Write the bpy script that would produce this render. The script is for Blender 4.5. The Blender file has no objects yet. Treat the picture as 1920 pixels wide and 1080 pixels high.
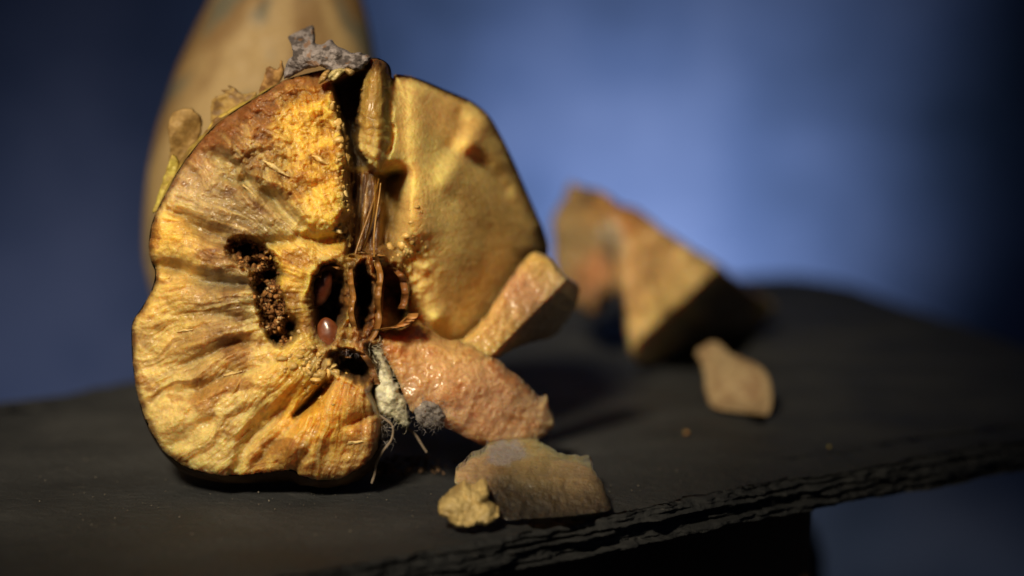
import bpy, math, random
import numpy as np
from mathutils import Vector, Matrix

# ------------------------------------------------------------------ camera, world, lamps, exposure
scene = bpy.context.scene
COL = scene.collection
PITCH = math.radians(8.0)
LENS, CAM_H, FPX = 85.0, 0.0934, 85.0 / 36.0 * 1920.0
cam_data = bpy.data.cameras.new("camera")
cam_data.lens = LENS
cam_data.sensor_width = 36.0
cam_data.clip_start = 0.01
cam_data.clip_end = 20.0
cam_data.dof.use_dof = True
cam_data.dof.focus_distance = 0.413
cam_data.dof.aperture_fstop = 6.8
cam = bpy.data.objects.new("camera", cam_data)
COL.objects.link(cam)
cam.location = (0, 0, CAM_H)
cam.rotation_euler = (math.radians(90) - PITCH, 0, 0)
scene.camera = cam

world = bpy.data.worlds.new("World")
scene.world = world
world.use_nodes = True
world.node_tree.nodes["Background"].inputs[0].default_value = (0.55, 0.68, 1.0, 1)
world.node_tree.nodes["Background"].inputs[1].default_value = 0.024


def aim(o, target):
    d = Vector(target) - Vector(o.location)
    o.rotation_euler = d.to_track_quat('-Z', 'Y').to_euler()


def spot(name, loc, target, power, color, angle, blend, size):
    l = bpy.data.lights.new(name, 'SPOT')
    l.energy, l.color = power, color
    l.spot_size, l.spot_blend = math.radians(angle), blend
    l.shadow_soft_size = size
    o = bpy.data.objects.new(name, l)
    COL.objects.link(o)
    o.location = loc
    aim(o, target)
    return o


spot("key_lamp", (-0.155, 0.02, 0.37), (-0.045, 0.45, 0.045), 18.5, (1.0, 0.84, 0.60), 24, 0.8, 0.05)
spot("backdrop_lamp", (0.050, 0.80, -0.10), (0.044, 1.0, -0.015), 2.5, (0.88, 0.93, 1.0), 76, 1.0, 0.03)
spot("backdrop_side_lamp", (-0.20, 0.80, -0.15), (-0.165, 1.0, -0.075), 0.42, (1.0, 0.90, 0.86), 80, 1.0, 0.03)

vs = scene.view_settings
vs.view_transform = 'Standard'
vs.look = 'None'
vs.exposure = 0.0
vs.gamma = 1.0
vs.use_curve_mapping = False
scene.cycles.use_denoising = True
scene.cycles.max_bounces = 8

# ------------------------------------------------------------------ helpers
CP, SP = math.cos(PITCH), math.sin(PITCH)


def at(px, py, D):
    """points (N,3) at photo pixel px,py standing D metres in front of the camera foot"""
    px, py, D = np.broadcast_arrays(np.asarray(px, float), np.asarray(py, float), np.asarray(D, float))
    cx, cy = (px - 960.0) / FPX, (540.0 - py) / FPX
    dy = CP + SP * cy
    k = D / dy
    return np.stack([cx * k, D, CAM_H + (-SP + CP * cy) * k], -1)


def floor_depth(py):
    cy = (540.0 - np.asarray(py, float)) / FPX
    dz = -SP + CP * cy
    return np.where(dz < -1e-4, (CP + SP * cy) * CAM_H / np.maximum(-dz, 1e-4), 99.0)


def hash2(ix, iy, seed):
    h = (ix.astype(np.int64) * 374761393 + iy.astype(np.int64) * 668265263 + seed * 974634777) & 0xFFFFFFFF
    h = ((h ^ (h >> 13)) * 1274126177) & 0xFFFFFFFF
    h = ((h ^ (h >> 16)) * 2246822519) & 0xFFFFFFFF
    return ((h ^ (h >> 15)) & 0xFFFFFF) / float(0xFFFFFF)


def vnoise(x, y, seed=0):
    ix, iy = np.floor(x), np.floor(y)
    fx, fy = x - ix, y - iy
    ux = fx * fx * fx * (fx * (fx * 6 - 15) + 10)
    uy = fy * fy * fy * (fy * (fy * 6 - 15) + 10)
    a = hash2(ix, iy, seed); b = hash2(ix + 1, iy, seed)
    c = hash2(ix, iy + 1, seed); d = hash2(ix + 1, iy + 1, seed)
    return (a + (b - a) * ux) * (1 - uy) + (c + (d - c) * ux) * uy


def fbm(x, y, seed=0, octv=4, gain=0.5):
    s, a, t = 0.0, 1.0, 0.0
    for i in range(octv):
        ca, sa = math.cos(0.6 * i), math.sin(0.6 * i)
        s = s + a * vnoise((x * ca - y * sa) * 2.03 ** i + 17.3 * i, (x * sa + y * ca) * 2.03 ** i + 5.1 * i, seed + i)
        t += a
        a *= gain
    return s / t - 0.5


def worley(x, y, seed=0):
    """distance to the nearest cell point and that cell's random value"""
    ix, iy = np.floor(x), np.floor(y)
    best = np.full(np.shape(x), 9.0); val = np.zeros(np.shape(x))
    for dx in (-1, 0, 1):
        for dy in (-1, 0, 1):
            cx, cy = ix + dx, iy + dy
            px, py = cx + hash2(cx, cy, seed), cy + hash2(cx, cy, seed + 7)
            d = np.hypot(px - x, py - y)
            m = d < best
            best = np.where(m, d, best)
            val = np.where(m, hash2(cx, cy, seed + 13), val)
    return best, val


def sstep(a, b, v):
    t = np.clip((v - a) / (b - a), 0, 1)
    return t * t * (3 - 2 * t)


def sdf(X, Y, poly):
    """signed distance to a polygon, positive inside (pixels)"""
    p = np.asarray(poly, float); q = np.roll(p, -1, 0)
    d2 = np.full(X.shape, 1e12); ins = np.zeros(X.shape, bool)
    for (x0, y0), (x1, y1) in zip(p, q):
        ex, ey = x1 - x0, y1 - y0
        t = np.clip(((X - x0) * ex + (Y - y0) * ey) / max(ex * ex + ey * ey, 1e-9), 0, 1)
        d2 = np.minimum(d2, (X - x0 - ex * t) ** 2 + (Y - y0 - ey * t) ** 2)
        c = (y0 > Y) != (y1 > Y)
        xi = x0 + (Y - y0) * ex / (ey if abs(ey) > 1e-9 else 1e-9)
        ins ^= c & (X < xi)
    return np.where(ins, 1, -1) * np.sqrt(d2)


def pdist(X, Y, pts):
    """distance to an open polyline and position 0..1 along it"""
    p = np.asarray(pts, float)
    best = np.full(X.shape, 1e9); pos = np.zeros(X.shape)
    n = len(p) - 1
    for i in range(n):
        ex, ey = p[i + 1] - p[i]
        t = np.clip(((X - p[i, 0]) * ex + (Y - p[i, 1]) * ey) / (ex * ex + ey * ey), 0, 1)
        d = np.hypot(X - p[i, 0] - ex * t, Y - p[i, 1] - ey * t)
        m = d < best
        best = np.where(m, d, best); pos = np.where(m, (i + t) / n, pos)
    return best, pos


def smooth_poly(poly, n=4, closed=True):
    p = np.asarray(poly, float); out = []
    N = len(p)
    for i in range(N if closed else N - 1):
        p0, p1 = p[(i - 1) % N] if closed or i else p[0], p[i]
        p2 = p[(i + 1) % N]
        p3 = p[(i + 2) % N] if closed or i + 2 < N else p[-1]
        for k in range(n):
            t = k / n
            out.append(0.5 * (2 * p1 + (p2 - p0) * t + (2 * p0 - 5 * p1 + 4 * p2 - p3) * t * t + (3 * p1 - p0 - 3 * p2 + p3) * t ** 3))
    if not closed:
        out.append(p[-1])
    return np.array(out)


def rgb(r, g, b):
    f = lambda c: (c / 255 / 12.92) if c <= 10 else ((c / 255 + 0.055) / 1.055) ** 2.4
    return np.array([f(r), f(g), f(b)])


def blend_colors(X, Y, pts, sharp=1.0, warp=None):
    """inverse-distance blend of tissue colours (x, y, radius, rgb)"""
    W = np.zeros(X.shape); C = np.zeros(X.shape + (3,))
    xx, yy = (X, Y) if warp is None else (X + warp[0], Y + warp[1])
    for x, y, r, c in pts:
        w = np.exp(-(((xx - x) ** 2 + (yy - y) ** 2) / (r * r)) * sharp) + 1e-9
        W += w; C += w[..., None] * np.asarray(c)
    return C / W[..., None]


def mix(a, b, m):
    m = np.asarray(m)
    if any(np.ndim(c) and np.shape(c)[-1] == 3 for c in (a, b)) and m.ndim and m.shape[-1] != 1:
        m = m[..., None]
    return a * (1 - m) + b * m


def mesh_obj(name, verts, faces, mat, parent=None, colors=None, smooth=True, wet=None):
    me = bpy.data.meshes.new(name)
    verts = np.ascontiguousarray(verts, np.float32).reshape(-1, 3)
    faces = [np.asarray(f, np.int32) for f in (faces if isinstance(faces, list) else [faces]) if len(f)]
    me.vertices.add(len(verts)); me.vertices.foreach_set("co", verts.ravel())
    loops = np.concatenate([f.ravel() for f in faces])
    sizes = np.concatenate([np.full(len(f), f.shape[1], np.int32) for f in faces])
    me.loops.add(len(loops)); me.loops.foreach_set("vertex_index", loops)
    me.polygons.add(len(sizes))
    me.polygons.foreach_set("loop_start", np.concatenate([[0], np.cumsum(sizes)[:-1]]).astype(np.int32))
    me.polygons.foreach_set("use_smooth", np.full(len(sizes), smooth))
    me.update(calc_edges=True)
    me.validate()
    if colors is not None:
        ca = me.color_attributes.new("tissue", 'FLOAT_COLOR', 'POINT')
        c4 = np.ones((len(verts), 4), np.float32); c4[:, :3] = np.clip(colors, 0.0005, 0.95).reshape(-1, 3)
        if wet is not None:
            c4[:, 3] = wet
        ca.data.foreach_set("color", c4.ravel())
    me.materials.append(mat)
    o = bpy.data.objects.new(name, me)
    COL.objects.link(o)
    if parent is not None:
        o.parent = parent
        o.matrix_parent_inverse = parent.matrix_world.inverted()
    return o


def empty(name, loc):
    o = bpy.data.objects.new(name, None)
    COL.objects.link(o)
    o.location = loc
    o.empty_display_size = 0.01
    o.matrix_world = Matrix.Translation(loc)
    return o


def tag(o, label, cat, group=None):
    o["label"], o["category"] = label, cat
    if group:
        o["group"] = group
    return o


def quads_from_mask(keep):
    """vertex ids and quads of a kept grid; boundary edges oriented"""
    q = keep[:-1, :-1] & keep[1:, :-1] & keep[:-1, 1:] & keep[1:, 1:]
    used = np.zeros(keep.shape, bool)
    used[:-1, :-1] |= q; used[1:, :-1] |= q; used[:-1, 1:] |= q; used[1:, 1:] |= q
    vid = np.full(keep.shape, -1, np.int64); vid[used] = np.arange(used.sum())
    r, c = np.nonzero(q)
    F = np.stack([vid[r, c], vid[r + 1, c], vid[r + 1, c + 1], vid[r, c + 1]], 1)
    E = np.concatenate([F[:, [0, 1]], F[:, [1, 2]], F[:, [2, 3]], F[:, [3, 0]]])
    key = E.min(1) * (used.sum() + 1) + E.max(1)
    u, idx, cnt = np.unique(key, return_index=True, return_counts=True)
    B = E[idx[cnt == 1]]
    return used, F, B


def chunk(name, poly, depth_fn, color_fn, mat, parent=None, step=2.5, thick=0.012, edge=0.0015, edge_px=14,
          rag=2.0, seed=1, relief=0.0004, relief_px=16, on_slate=True, back_in=0.5, sm=4):
    """a solid broken piece: front surface with relief, rounded rim and a closed back"""
    P = smooth_poly(poly, sm) if sm else np.asarray(poly, float)
    x0, y0 = P.min(0) - 8; x1, y1 = P.max(0) + 8
    X, Y = np.meshgrid(np.arange(x0, x1, step), np.arange(y0, y1, step))
    S = sdf(X, Y, P) + rag * 2 * fbm(X / 14, Y / 14, seed + 40, 3)
    used, F, B = quads_from_mask(S > 0)
    x, y, s = X[used], Y[used], S[used]
    t = np.clip(s / edge_px, 0, 1)
    D = depth_fn(x, y)
    rim = edge * (1 - np.sqrt(1 - (1 - t) ** 2))
    Df = D + rim - 2 * relief * fbm(x / relief_px, y / relief_px, seed, 5, 0.55)
    tb = np.clip(s / max(s.max() * 0.7, 1), 0, 1)
    Db = Df + 0.0006 + thick * np.sqrt(1 - (1 - tb) ** 2)
    vf = at(x, y, Df)
    vb = at(x, y, D); vb[:, 1] = Db[:] ; 
    cx, cz = vb[:, 0].mean(), vb[:, 2].mean()
    if on_slate:
        vf[:, 2] = np.maximum(vf[:, 2], 0.0004); vb[:, 2] = np.maximum(vb[:, 2], 0.0004)
    n = len(vf)
    faces = [F, F[:, ::-1] + n, np.stack([B[:, 1], B[:, 0], B[:, 0] + n, B[:, 1] + n], 1)]
    c = color_fn(x, y, s)
    return mesh_obj(name, np.concatenate([vf, vb]), faces, mat, parent, np.concatenate([c, c * 1.0]))


def plane3(*pts):
    A = np.array([[p[0], p[1], 1.0] for p in pts]); b = np.array([p[2] for p in pts])
    k = np.linalg.solve(A, b)
    return lambda x, y: k[0] * x + k[1] * y + k[2]


def tubes(name, paths, radii, mat, parent=None, sides=4, colors=None):
    V, Fq, C = [], [], []
    off = 0
    for k, (p, r) in enumerate(zip(paths, radii)):
        p = np.asarray(p, float); n = len(p)
        tan = np.gradient(p, axis=0); tan /= np.linalg.norm(tan, axis=1)[:, None] + 1e-12
        up = np.array([0.31, 0.87, 0.38])
        a = np.cross(tan, up); a /= np.linalg.norm(a, axis=1)[:, None] + 1e-12
        b = np.cross(tan, a)
        rr = np.asarray(r, float) * np.ones(n)
        for s in range(sides):
            an = 2 * math.pi * s / sides
            V.append(p + rr[:, None] * (a * math.cos(an) + b * math.sin(an)))
        i = np.arange(n - 1)
        for s in range(sides):
            s2 = (s + 1) % sides
            Fq.append(off + np.stack([s * n + i, s * n + i + 1, s2 * n + i + 1, s2 * n + i], 1))
        if colors is not None:
            C.append(np.tile(np.asarray(colors[k]), (n * sides, 1)))
        off += n * sides
    return mesh_obj(name, np.concatenate(V), np.concatenate(Fq), mat, parent, np.concatenate(C) if C else None)


def blobs(name, pts, rads, mat, parent, colors, seed=0):
    """many tiny lumpy crumbs joined into one mesh"""
    base = np.array([[1, 0, 0], [-1, 0, 0], [0, 1, 0], [0, -1, 0], [0, 0, 1], [0, 0, -1]], float)
    fc = [(0, 2, 4), (2, 1, 4), (1, 3, 4), (3, 0, 4), (2, 0, 5), (1, 2, 5), (3, 1, 5), (0, 3, 5)]
    vs_, fs_ = list(base), []
    cache = {}
    for a, b, c in fc:
        m = []
        for i, j in ((a, b), (b, c), (c, a)):
            k = (min(i, j), max(i, j))
            if k not in cache:
                cache[k] = len(vs_); v = vs_[i] + vs_[j]; vs_.append(v / np.linalg.norm(v))
            m.append(cache[k])
        fs_ += [(a, m[0], m[2]), (m[0], b, m[1]), (m[2], m[1], c), (m[0], m[1], m[2])]
    vs_ = np.array(vs_); fs_ = np.array(fs_)
    rng = np.random.default_rng(seed)
    n, k = len(pts), len(vs_)
    sc = rng.uniform(0.55, 1.35, (n, k, 1)) * rng.uniform(0.6, 1.3, (n, 1, 3))
    V = np.asarray(pts)[:, None, :] + vs_[None] * sc * np.asarray(rads)[:, None, None]
    F = (fs_[None] + (np.arange(n) * k)[:, None, None]).reshape(-1, 3)
    return mesh_obj(name, V.reshape(-1, 3), F, mat, parent, np.repeat(np.asarray(colors), k, 0), smooth=True)


# ------------------------------------------------------------------ materials
def new_mat(name):
    m = bpy.data.materials.new(name)
    m.use_nodes = True
    nt = m.node_tree
    return m, nt, nt.nodes["Principled BSDF"]


def noise_node(nt, scale, detail=4, rough=0.55, vec=None):
    n = nt.nodes.new("ShaderNodeTexNoise")
    n.inputs["Scale"].default_value = scale
    n.inputs["Detail"].default_value = detail
    n.inputs["Roughness"].default_value = rough
    if vec is None:
        tc = nt.nodes.get("tc") or nt.nodes.new("ShaderNodeTexCoord")
        tc.name = "tc"
        vec = tc.outputs["Object"]
    nt.links.new(vec, n.inputs["Vector"])
    return n


def ramp(nt, fac, stops):
    r = nt.nodes.new("ShaderNodeValToRGB")
    el = r.color_ramp.elements
    while len(el) < len(stops):
        el.new(0.5)
    for e, (p, c) in zip(el, stops):
        e.position = p
        e.color = (*c, 1)
    nt.links.new(fac, r.inputs[0])
    return r


def bump(nt, b, height, strength, dist):
    n = nt.nodes.new("ShaderNodeBump")
    n.inputs["Strength"].default_value = strength
    n.inputs["Distance"].default_value = dist
    nt.links.new(height, n.inputs["Height"])
    nt.links.new(n.outputs[0], b.inputs["Normal"])


def tissue_mat(name, rough=(0.22, 0.6), sss=0.45, bump_d=0.0004, bump_s=0.6, bscale=1400, spec=0.5, coat=0.0):
    m, nt, b = new_mat(name)
    a = nt.nodes.new("ShaderNodeAttribute"); a.attribute_name = "tissue"
    n = noise_node(nt, 900, 3)
    hv = nt.nodes.new("ShaderNodeMix"); hv.data_type = 'RGBA'; hv.blend_type = 'MULTIPLY'
    hv.inputs[0].default_value = 1.0
    r = ramp(nt, n.outputs[0], [(0.25, (0.80, 0.78, 0.74)), (0.75, (1.12, 1.12, 1.12))])
    nt.links.new(a.outputs["Color"], hv.inputs[6]); nt.links.new(r.outputs[0], hv.inputs[7])
    nt.links.new(hv.outputs[2], b.inputs["Base Color"])
    n2 = noise_node(nt, 420, 4)
    rr = ramp(nt, n2.outputs[0], [(0.38, (rough[0],) * 3), (0.66, (rough[1],) * 3)])
    nt.links.new(rr.outputs[0], b.inputs["Roughness"])
    b.inputs["Specular IOR Level"].default_value = spec
    if sss:
        b.inputs["Subsurface Weight"].default_value = sss
        b.inputs["Subsurface Radius"].default_value = (1.0, 0.55, 0.16)
        b.inputs["Subsurface Scale"].default_value = 0.0045
    wetm = nt.nodes.new("ShaderNodeMath"); wetm.operation = 'MULTIPLY'
    nt.links.new(a.outputs["Alpha"], wetm.inputs[0]); wetm.inputs[1].default_value = coat
    nt.links.new(wetm.outputs[0], b.inputs["Coat Weight"])
    spm = nt.nodes.new("ShaderNodeMath"); spm.operation = 'MULTIPLY'
    nt.links.new(a.outputs["Alpha"], spm.inputs[0]); spm.inputs[1].default_value = spec
    nt.links.new(spm.outputs[0], b.inputs["Specular IOR Level"])
    b.inputs["Coat Roughness"].default_value = 0.2
    n3 = noise_node(nt, bscale, 5, 0.6)
    bump(nt, b, n3.outputs[0], bump_s, bump_d)
    return m


M_FLESH = tissue_mat("quince_flesh", rough=(0.34, 0.7), sss=0.85, coat=0.24, bump_s=0.9, bump_d=0.0004, bscale=1500)
M_WET = tissue_mat("moist_flesh", rough=(0.3, 0.6), sss=0.85, bump_d=0.0005, bump_s=0.8, bscale=900, coat=0.6)
M_BIT = tissue_mat("torn_pulp", rough=(0.3, 0.6), sss=0.0, coat=0.3)
M_SKIN = tissue_mat("quince_skin", rough=(0.5, 0.85), spec=0.35, sss=0.05, bump_d=0.0003, bscale=700)
M_DRY = tissue_mat("dried_calyx", rough=(0.6, 0.95), sss=0.0, bump_d=0.0006, bump_s=0.9, bscale=900, spec=0.25)
M_MEMB = tissue_mat("core_membrane", rough=(0.25, 0.55), sss=0.15, bump_d=0.0003)
M_FUZZ = tissue_mat("mould_fuzz", rough=(0.8, 1.0), sss=0.2, bump_d=0.0003, spec=0.1)
M_SEED = tissue_mat("seed_coat", rough=(0.25, 0.5), sss=0.0, bump_d=0.00008, bump_s=0.4, coat=0.4)


def slate_mat():
    m, nt, b = new_mat("slate")
    n1 = noise_node(nt, 35, 6, 0.6)
    c = ramp(nt, n1.outputs[0], [(0.3, (0.022, 0.024, 0.026)), (0.55, (0.036, 0.038, 0.040)), (0.8, (0.062, 0.064, 0.065))])
    tc = nt.nodes["tc"]
    mp = nt.nodes.new("ShaderNodeMapping"); mp.inputs["Scale"].default_value = (1, 7, 1)
    mp.inputs["Rotation"].default_value = (0, 0, 0.25)
    nt.links.new(tc.outputs["Object"], mp.inputs[0])
    n2 = noise_node(nt, 260, 6, 0.7, mp.outputs[0])
    sc = ramp(nt, n2.outputs[0], [(0.60, (0, 0, 0)), (0.72, (1, 1, 1))])
    mx = nt.nodes.new("ShaderNodeMix"); mx.data_type = 'RGBA'
    nt.links.new(sc.outputs[0], mx.inputs[0]); nt.links.new(c.outputs[0], mx.inputs[6])
    mx.inputs[7].default_value = (0.11, 0.106, 0.10, 1)
    nt.links.new(mx.outputs[2], b.inputs["Base Color"])
    rr = ramp(nt, n1.outputs[0], [(0.3, (0.55,) * 3), (0.7, (0.8,) * 3)])
    nt.links.new(rr.outputs[0], b.inputs["Roughness"])
    b.inputs["Specular IOR Level"].default_value = 0.35
    n3 = noise_node(nt, 500, 8, 0.65)
    bump(nt, b, n3.outputs[0], 0.9, 0.0010)
    return m


M_SLATE = slate_mat()


def plain_mat(name, stops, scale, rough, bump_d=0.001, bscale=80, stretch=None, spec=0.4):
    m, nt, b = new_mat(name)
    n = noise_node(nt, scale, 6, 0.6)
    if stretch:
        mp = nt.nodes.new("ShaderNodeMapping"); mp.inputs["Scale"].default_value = stretch
        nt.links.new(nt.nodes["tc"].outputs["Object"], mp.inputs[0])
        nt.links.new(mp.outputs[0], n.inputs["Vector"])
    r = ramp(nt, n.outputs[0], stops)
    nt.links.new(r.outputs[0], b.inputs["Base Color"])
    b.inputs["Roughness"].default_value = rough
    b.inputs["Specular IOR Level"].default_value = spec
    n3 = noise_node(nt, bscale, 5)
    bump(nt, b, n3.outputs[0], 0.5, bump_d)
    return m


M_WALL = plain_mat("blue_wall", [(0.32, (0.045, 0.085, 0.19)), (0.5, (0.11, 0.175, 0.38)), (0.68, (0.20, 0.275, 0.53))], 8, 0.85, 0.004, 30)
M_TABLE = plain_mat("dark_table", [(0.3, (0.012, 0.012, 0.014)), (0.7, (0.03, 0.03, 0.032))], 12, 0.7)
M_WOOD = plain_mat("dark_wood", [(0.3, (0.05, 0.028, 0.015)), (0.7, (0.12, 0.068, 0.036))], 20, 0.65, 0.001, 120, (1, 1, 0.12))
M_BLACK = plain_mat("black_iron", [(0.3, (0.004, 0.004, 0.004)), (0.7, (0.010, 0.010, 0.010))], 30, 0.6)

# ------------------------------------------------------------------ setting: backdrop wall, table top
WALL_Y, TABLE_Z = 1.0, -0.215


def sheet(name, corners, mat, n=60, amp=0.0):
    u, v = np.meshgrid(np.linspace(0, 1, n), np.linspace(0, 1, n))
    a, b, c, d = [np.array(p, float) for p in corners]
    P = (a * (1 - u)[..., None] + b * u[..., None]) * (1 - v)[..., None] + (d * (1 - u)[..., None] + c * u[..., None]) * v[..., None]
    nrm = np.cross(b - a, d - a); nrm /= np.linalg.norm(nrm)
    P = P + nrm * (amp * fbm(u * 14, v * 14, 5, 4))[..., None]
    i = np.arange(n * n).reshape(n, n)
    F = np.stack([i[:-1, :-1], i[:-1, 1:], i[1:, 1:], i[1:, :-1]], -1).reshape(-1, 4)
    o = mesh_obj(name, P.reshape(-1, 3), F, mat)
    o["kind"] = "structure"
    return o


sheet("wall", [(-0.9, WALL_Y, TABLE_Z), (0.9, WALL_Y, TABLE_Z), (0.9, WALL_Y, 0.8), (-0.9, WALL_Y, 0.8)], M_WALL, 90, 0.006)
sheet("table_top", [(-0.9, -0.1, TABLE_Z), (0.9, -0.1, TABLE_Z), (0.9, WALL_Y, TABLE_Z), (-0.9, WALL_Y, TABLE_Z)], M_TABLE)

# ------------------------------------------------------------------ slate board
SLATE_T = 0.0062
outline = np.array([(0.146, 0.487), (0.121, 0.573), (0.105, 0.632), (0.0885, 0.690), (0.064, 0.692), (0.028, 0.676), (-0.02, 0.622),
                    (-0.08, 0.528), (-0.105, 0.500), (-0.16, 0.470), (-0.215, 0.430), (-0.222, 0.37), (-0.20, 0.29), (-0.17, 0.258),
                    (-0.13, 0.283), (-0.09, 0.314), (-0.05, 0.345), (-0.015, 0.371), (0.0193, 0.397), (0.0305, 0.407),
                    (0.0545, 0.4263), (0.078, 0.443), (0.0966, 0.456), (0.125, 0.474)])


def build_slate():
    P = smooth_poly(outline, 6)
    seg = np.hypot(*(np.roll(P, -1, 0) - P).T)
    L = np.concatenate([[0], np.cumsum(seg)])
    n = 2600
    s = np.linspace(0, L[-1], n, endpoint=False)
    Pc = np.vstack([P, P[:1]])
    x, y = np.interp(s, L, Pc[:, 0]), np.interp(s, L, Pc[:, 1])
    tx, ty = np.gradient(x), np.gradient(y)
    ln = np.hypot(tx, ty); nx, ny = ty / ln, -tx / ln
    if np.sum(x * np.roll(y, -1) - np.roll(x, -1) * y) < 0:
        nx, ny = -nx, -ny
    kx, ky = x * 1000, y * 1000
    wob = 0.0016 * fbm(kx / 18, ky / 18, 3, 4)
    rings, layers = [], 34
    # from the inner top across the rim, down the cleft edge, to the underside
    for k, ins in enumerate((1.0, 0.85, 0.7, 0.55, 0.42, 0.31, 0.22, 0.16, 0.012, 0.008, 0.005, 0.003, 0.0018, 0.0009)):
        # inner rings shrink towards the middle of the board
        cx, cy = -0.03, 0.46
        if ins >= 0.05:
            px, py = x + (cx - x) * ins, y + (cy - y) * ins
        else:
            px, py = x - nx * ins, y - ny * ins
        dz = 0.0005 * fbm(px * 1000 / 26, py * 1000 / 26, 8, 5)
        chip = np.exp(-ins / 0.0035) if ins < 0.05 else 0
        steps = np.floor(4 * (fbm(px * 1000 / 9, py * 1000 / 3, 12, 4) + 0.5)) / 4 - 0.5
        dz = dz + chip * (-0.0005 + 0.0006 * steps) - 0.0004
        rings.append(np.stack([px + (nx * wob if ins < 0.05 else 0), py + (ny * wob if ins < 0.05 else 0), dz], 1))
    for k in range(layers):
        t = (k + 0.5) / layers
        lay = vnoise(np.full(n, t * 11.0), s * 1000 / 14, 21) + 0.6 * vnoise(np.full(n, t * 23.0), s * 1000 / 6, 25)
        fine = fbm(s * 1000 / 2.2, np.full(n, t * 14), 31, 4)
        crack = sstep(0.62, 0.75, vnoise(np.full(n, t * 9 + 1.3 * math.sin(t * 3)) + s * 18, s * 1000 / 26, 44))
        chunky = fbm(s * 1000 / 3.5, np.full(n, t * 3.0), 61, 5, 0.6)
        off = wob + 0.0011 * (lay - 0.8) + 0.0010 * fine + 0.0022 * chunky - 0.0018 * crack + 0.0006 * math.sin(math.pi * t) + 0.0022 * t
        rings.append(np.stack([x + nx * off, y + ny * off, -0.0006 - t * (SLATE_T - 0.0006) + 0.0004 * fbm(s * 1000 / 5, np.full(n, t * 5), 50, 3)], 1))
    for ins in (0.006, 0.02):
        rings.append(np.stack([x - nx * ins, y - ny * ins, np.full(n, -SLATE_T)], 1))
    cx, cy = -0.03, 0.46
    rings.append(np.stack([x + (cx - x), y + (cy - y), np.full(n, -SLATE_T)], 1))
    V = np.concatenate(rings)
    i = np.arange(n); F = []
    for r in range(len(rings) - 1):
        F.append(np.stack([r * n + i, r * n + (i + 1) % n, (r + 1) * n + (i + 1) % n, (r + 1) * n + i], 1)[:, ::-1])
    o = mesh_obj("slate_board", V, np.concatenate(F), M_SLATE)
    tag(o, "dark grey slate board with rough cleft edge carrying the broken fruit", "board")


build_slate()


def rounded_block(name, x0, x1, y0, y1, z0, z1, mat, r=0.004, parent=None):
    import bmesh
    bm = bmesh.new()
    bmesh.ops.create_cube(bm, size=1)
    for v in bm.verts:
        v.co = ((x0 + x1) / 2 + v.co.x * (x1 - x0), (y0 + y1) / 2 + v.co.y * (y1 - y0), (z0 + z1) / 2 + v.co.z * (z1 - z0))
    bmesh.ops.bevel(bm, geom=list(bm.edges), offset=r, segments=3, affect='EDGES', profile=0.5)
    me = bpy.data.meshes.new(name); bm.to_mesh(me); bm.free()
    me.materials.append(mat)
    o = bpy.data.objects.new(name, me); COL.objects.link(o)
    if parent:
        o.parent = parent
    return o


ped = rounded_block("wooden_pedestal", -0.095, 0.0555, 0.436, 0.52, TABLE_Z + 0.0005, -SLATE_T - 0.0004, M_WOOD, 0.0015)
tag(ped, "dark brown wooden block holding up the slate board", "pedestal")


def lathe(name, prof, loc, mat, seg=64, parent=None):
    prof = np.asarray(prof, float); n = len(prof)
    an = np.linspace(0, 2 * math.pi, seg, endpoint=False)
    V = np.stack([prof[:, None, 0] * np.cos(an), prof[:, None, 0] * np.sin(an), prof[:, None, 1] + 0 * an], -1) + np.array(loc)
    i = np.arange(seg); F = []
    for k in range(n - 1):
        F.append(np.stack([k * seg + i, k * seg + (i + 1) % seg, (k + 1) * seg + (i + 1) % seg, (k + 1) * seg + i], 1))
    return mesh_obj(name, V.reshape(-1, 3), np.concatenate(F), mat, parent)


pz = -0.043
post = lathe("black_post", [(0.0001, TABLE_Z + 0.0005), (0.012, TABLE_Z + 0.0005), (0.012, -0.07), (0.0115, -0.053), (0.009, -0.046), (0.005, pz), (0.0001, pz + 0.0008)],
             (0.0645, 0.575, 0), M_BLACK)
tag(post, "black round-topped post standing behind the wooden block", "post")

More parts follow.
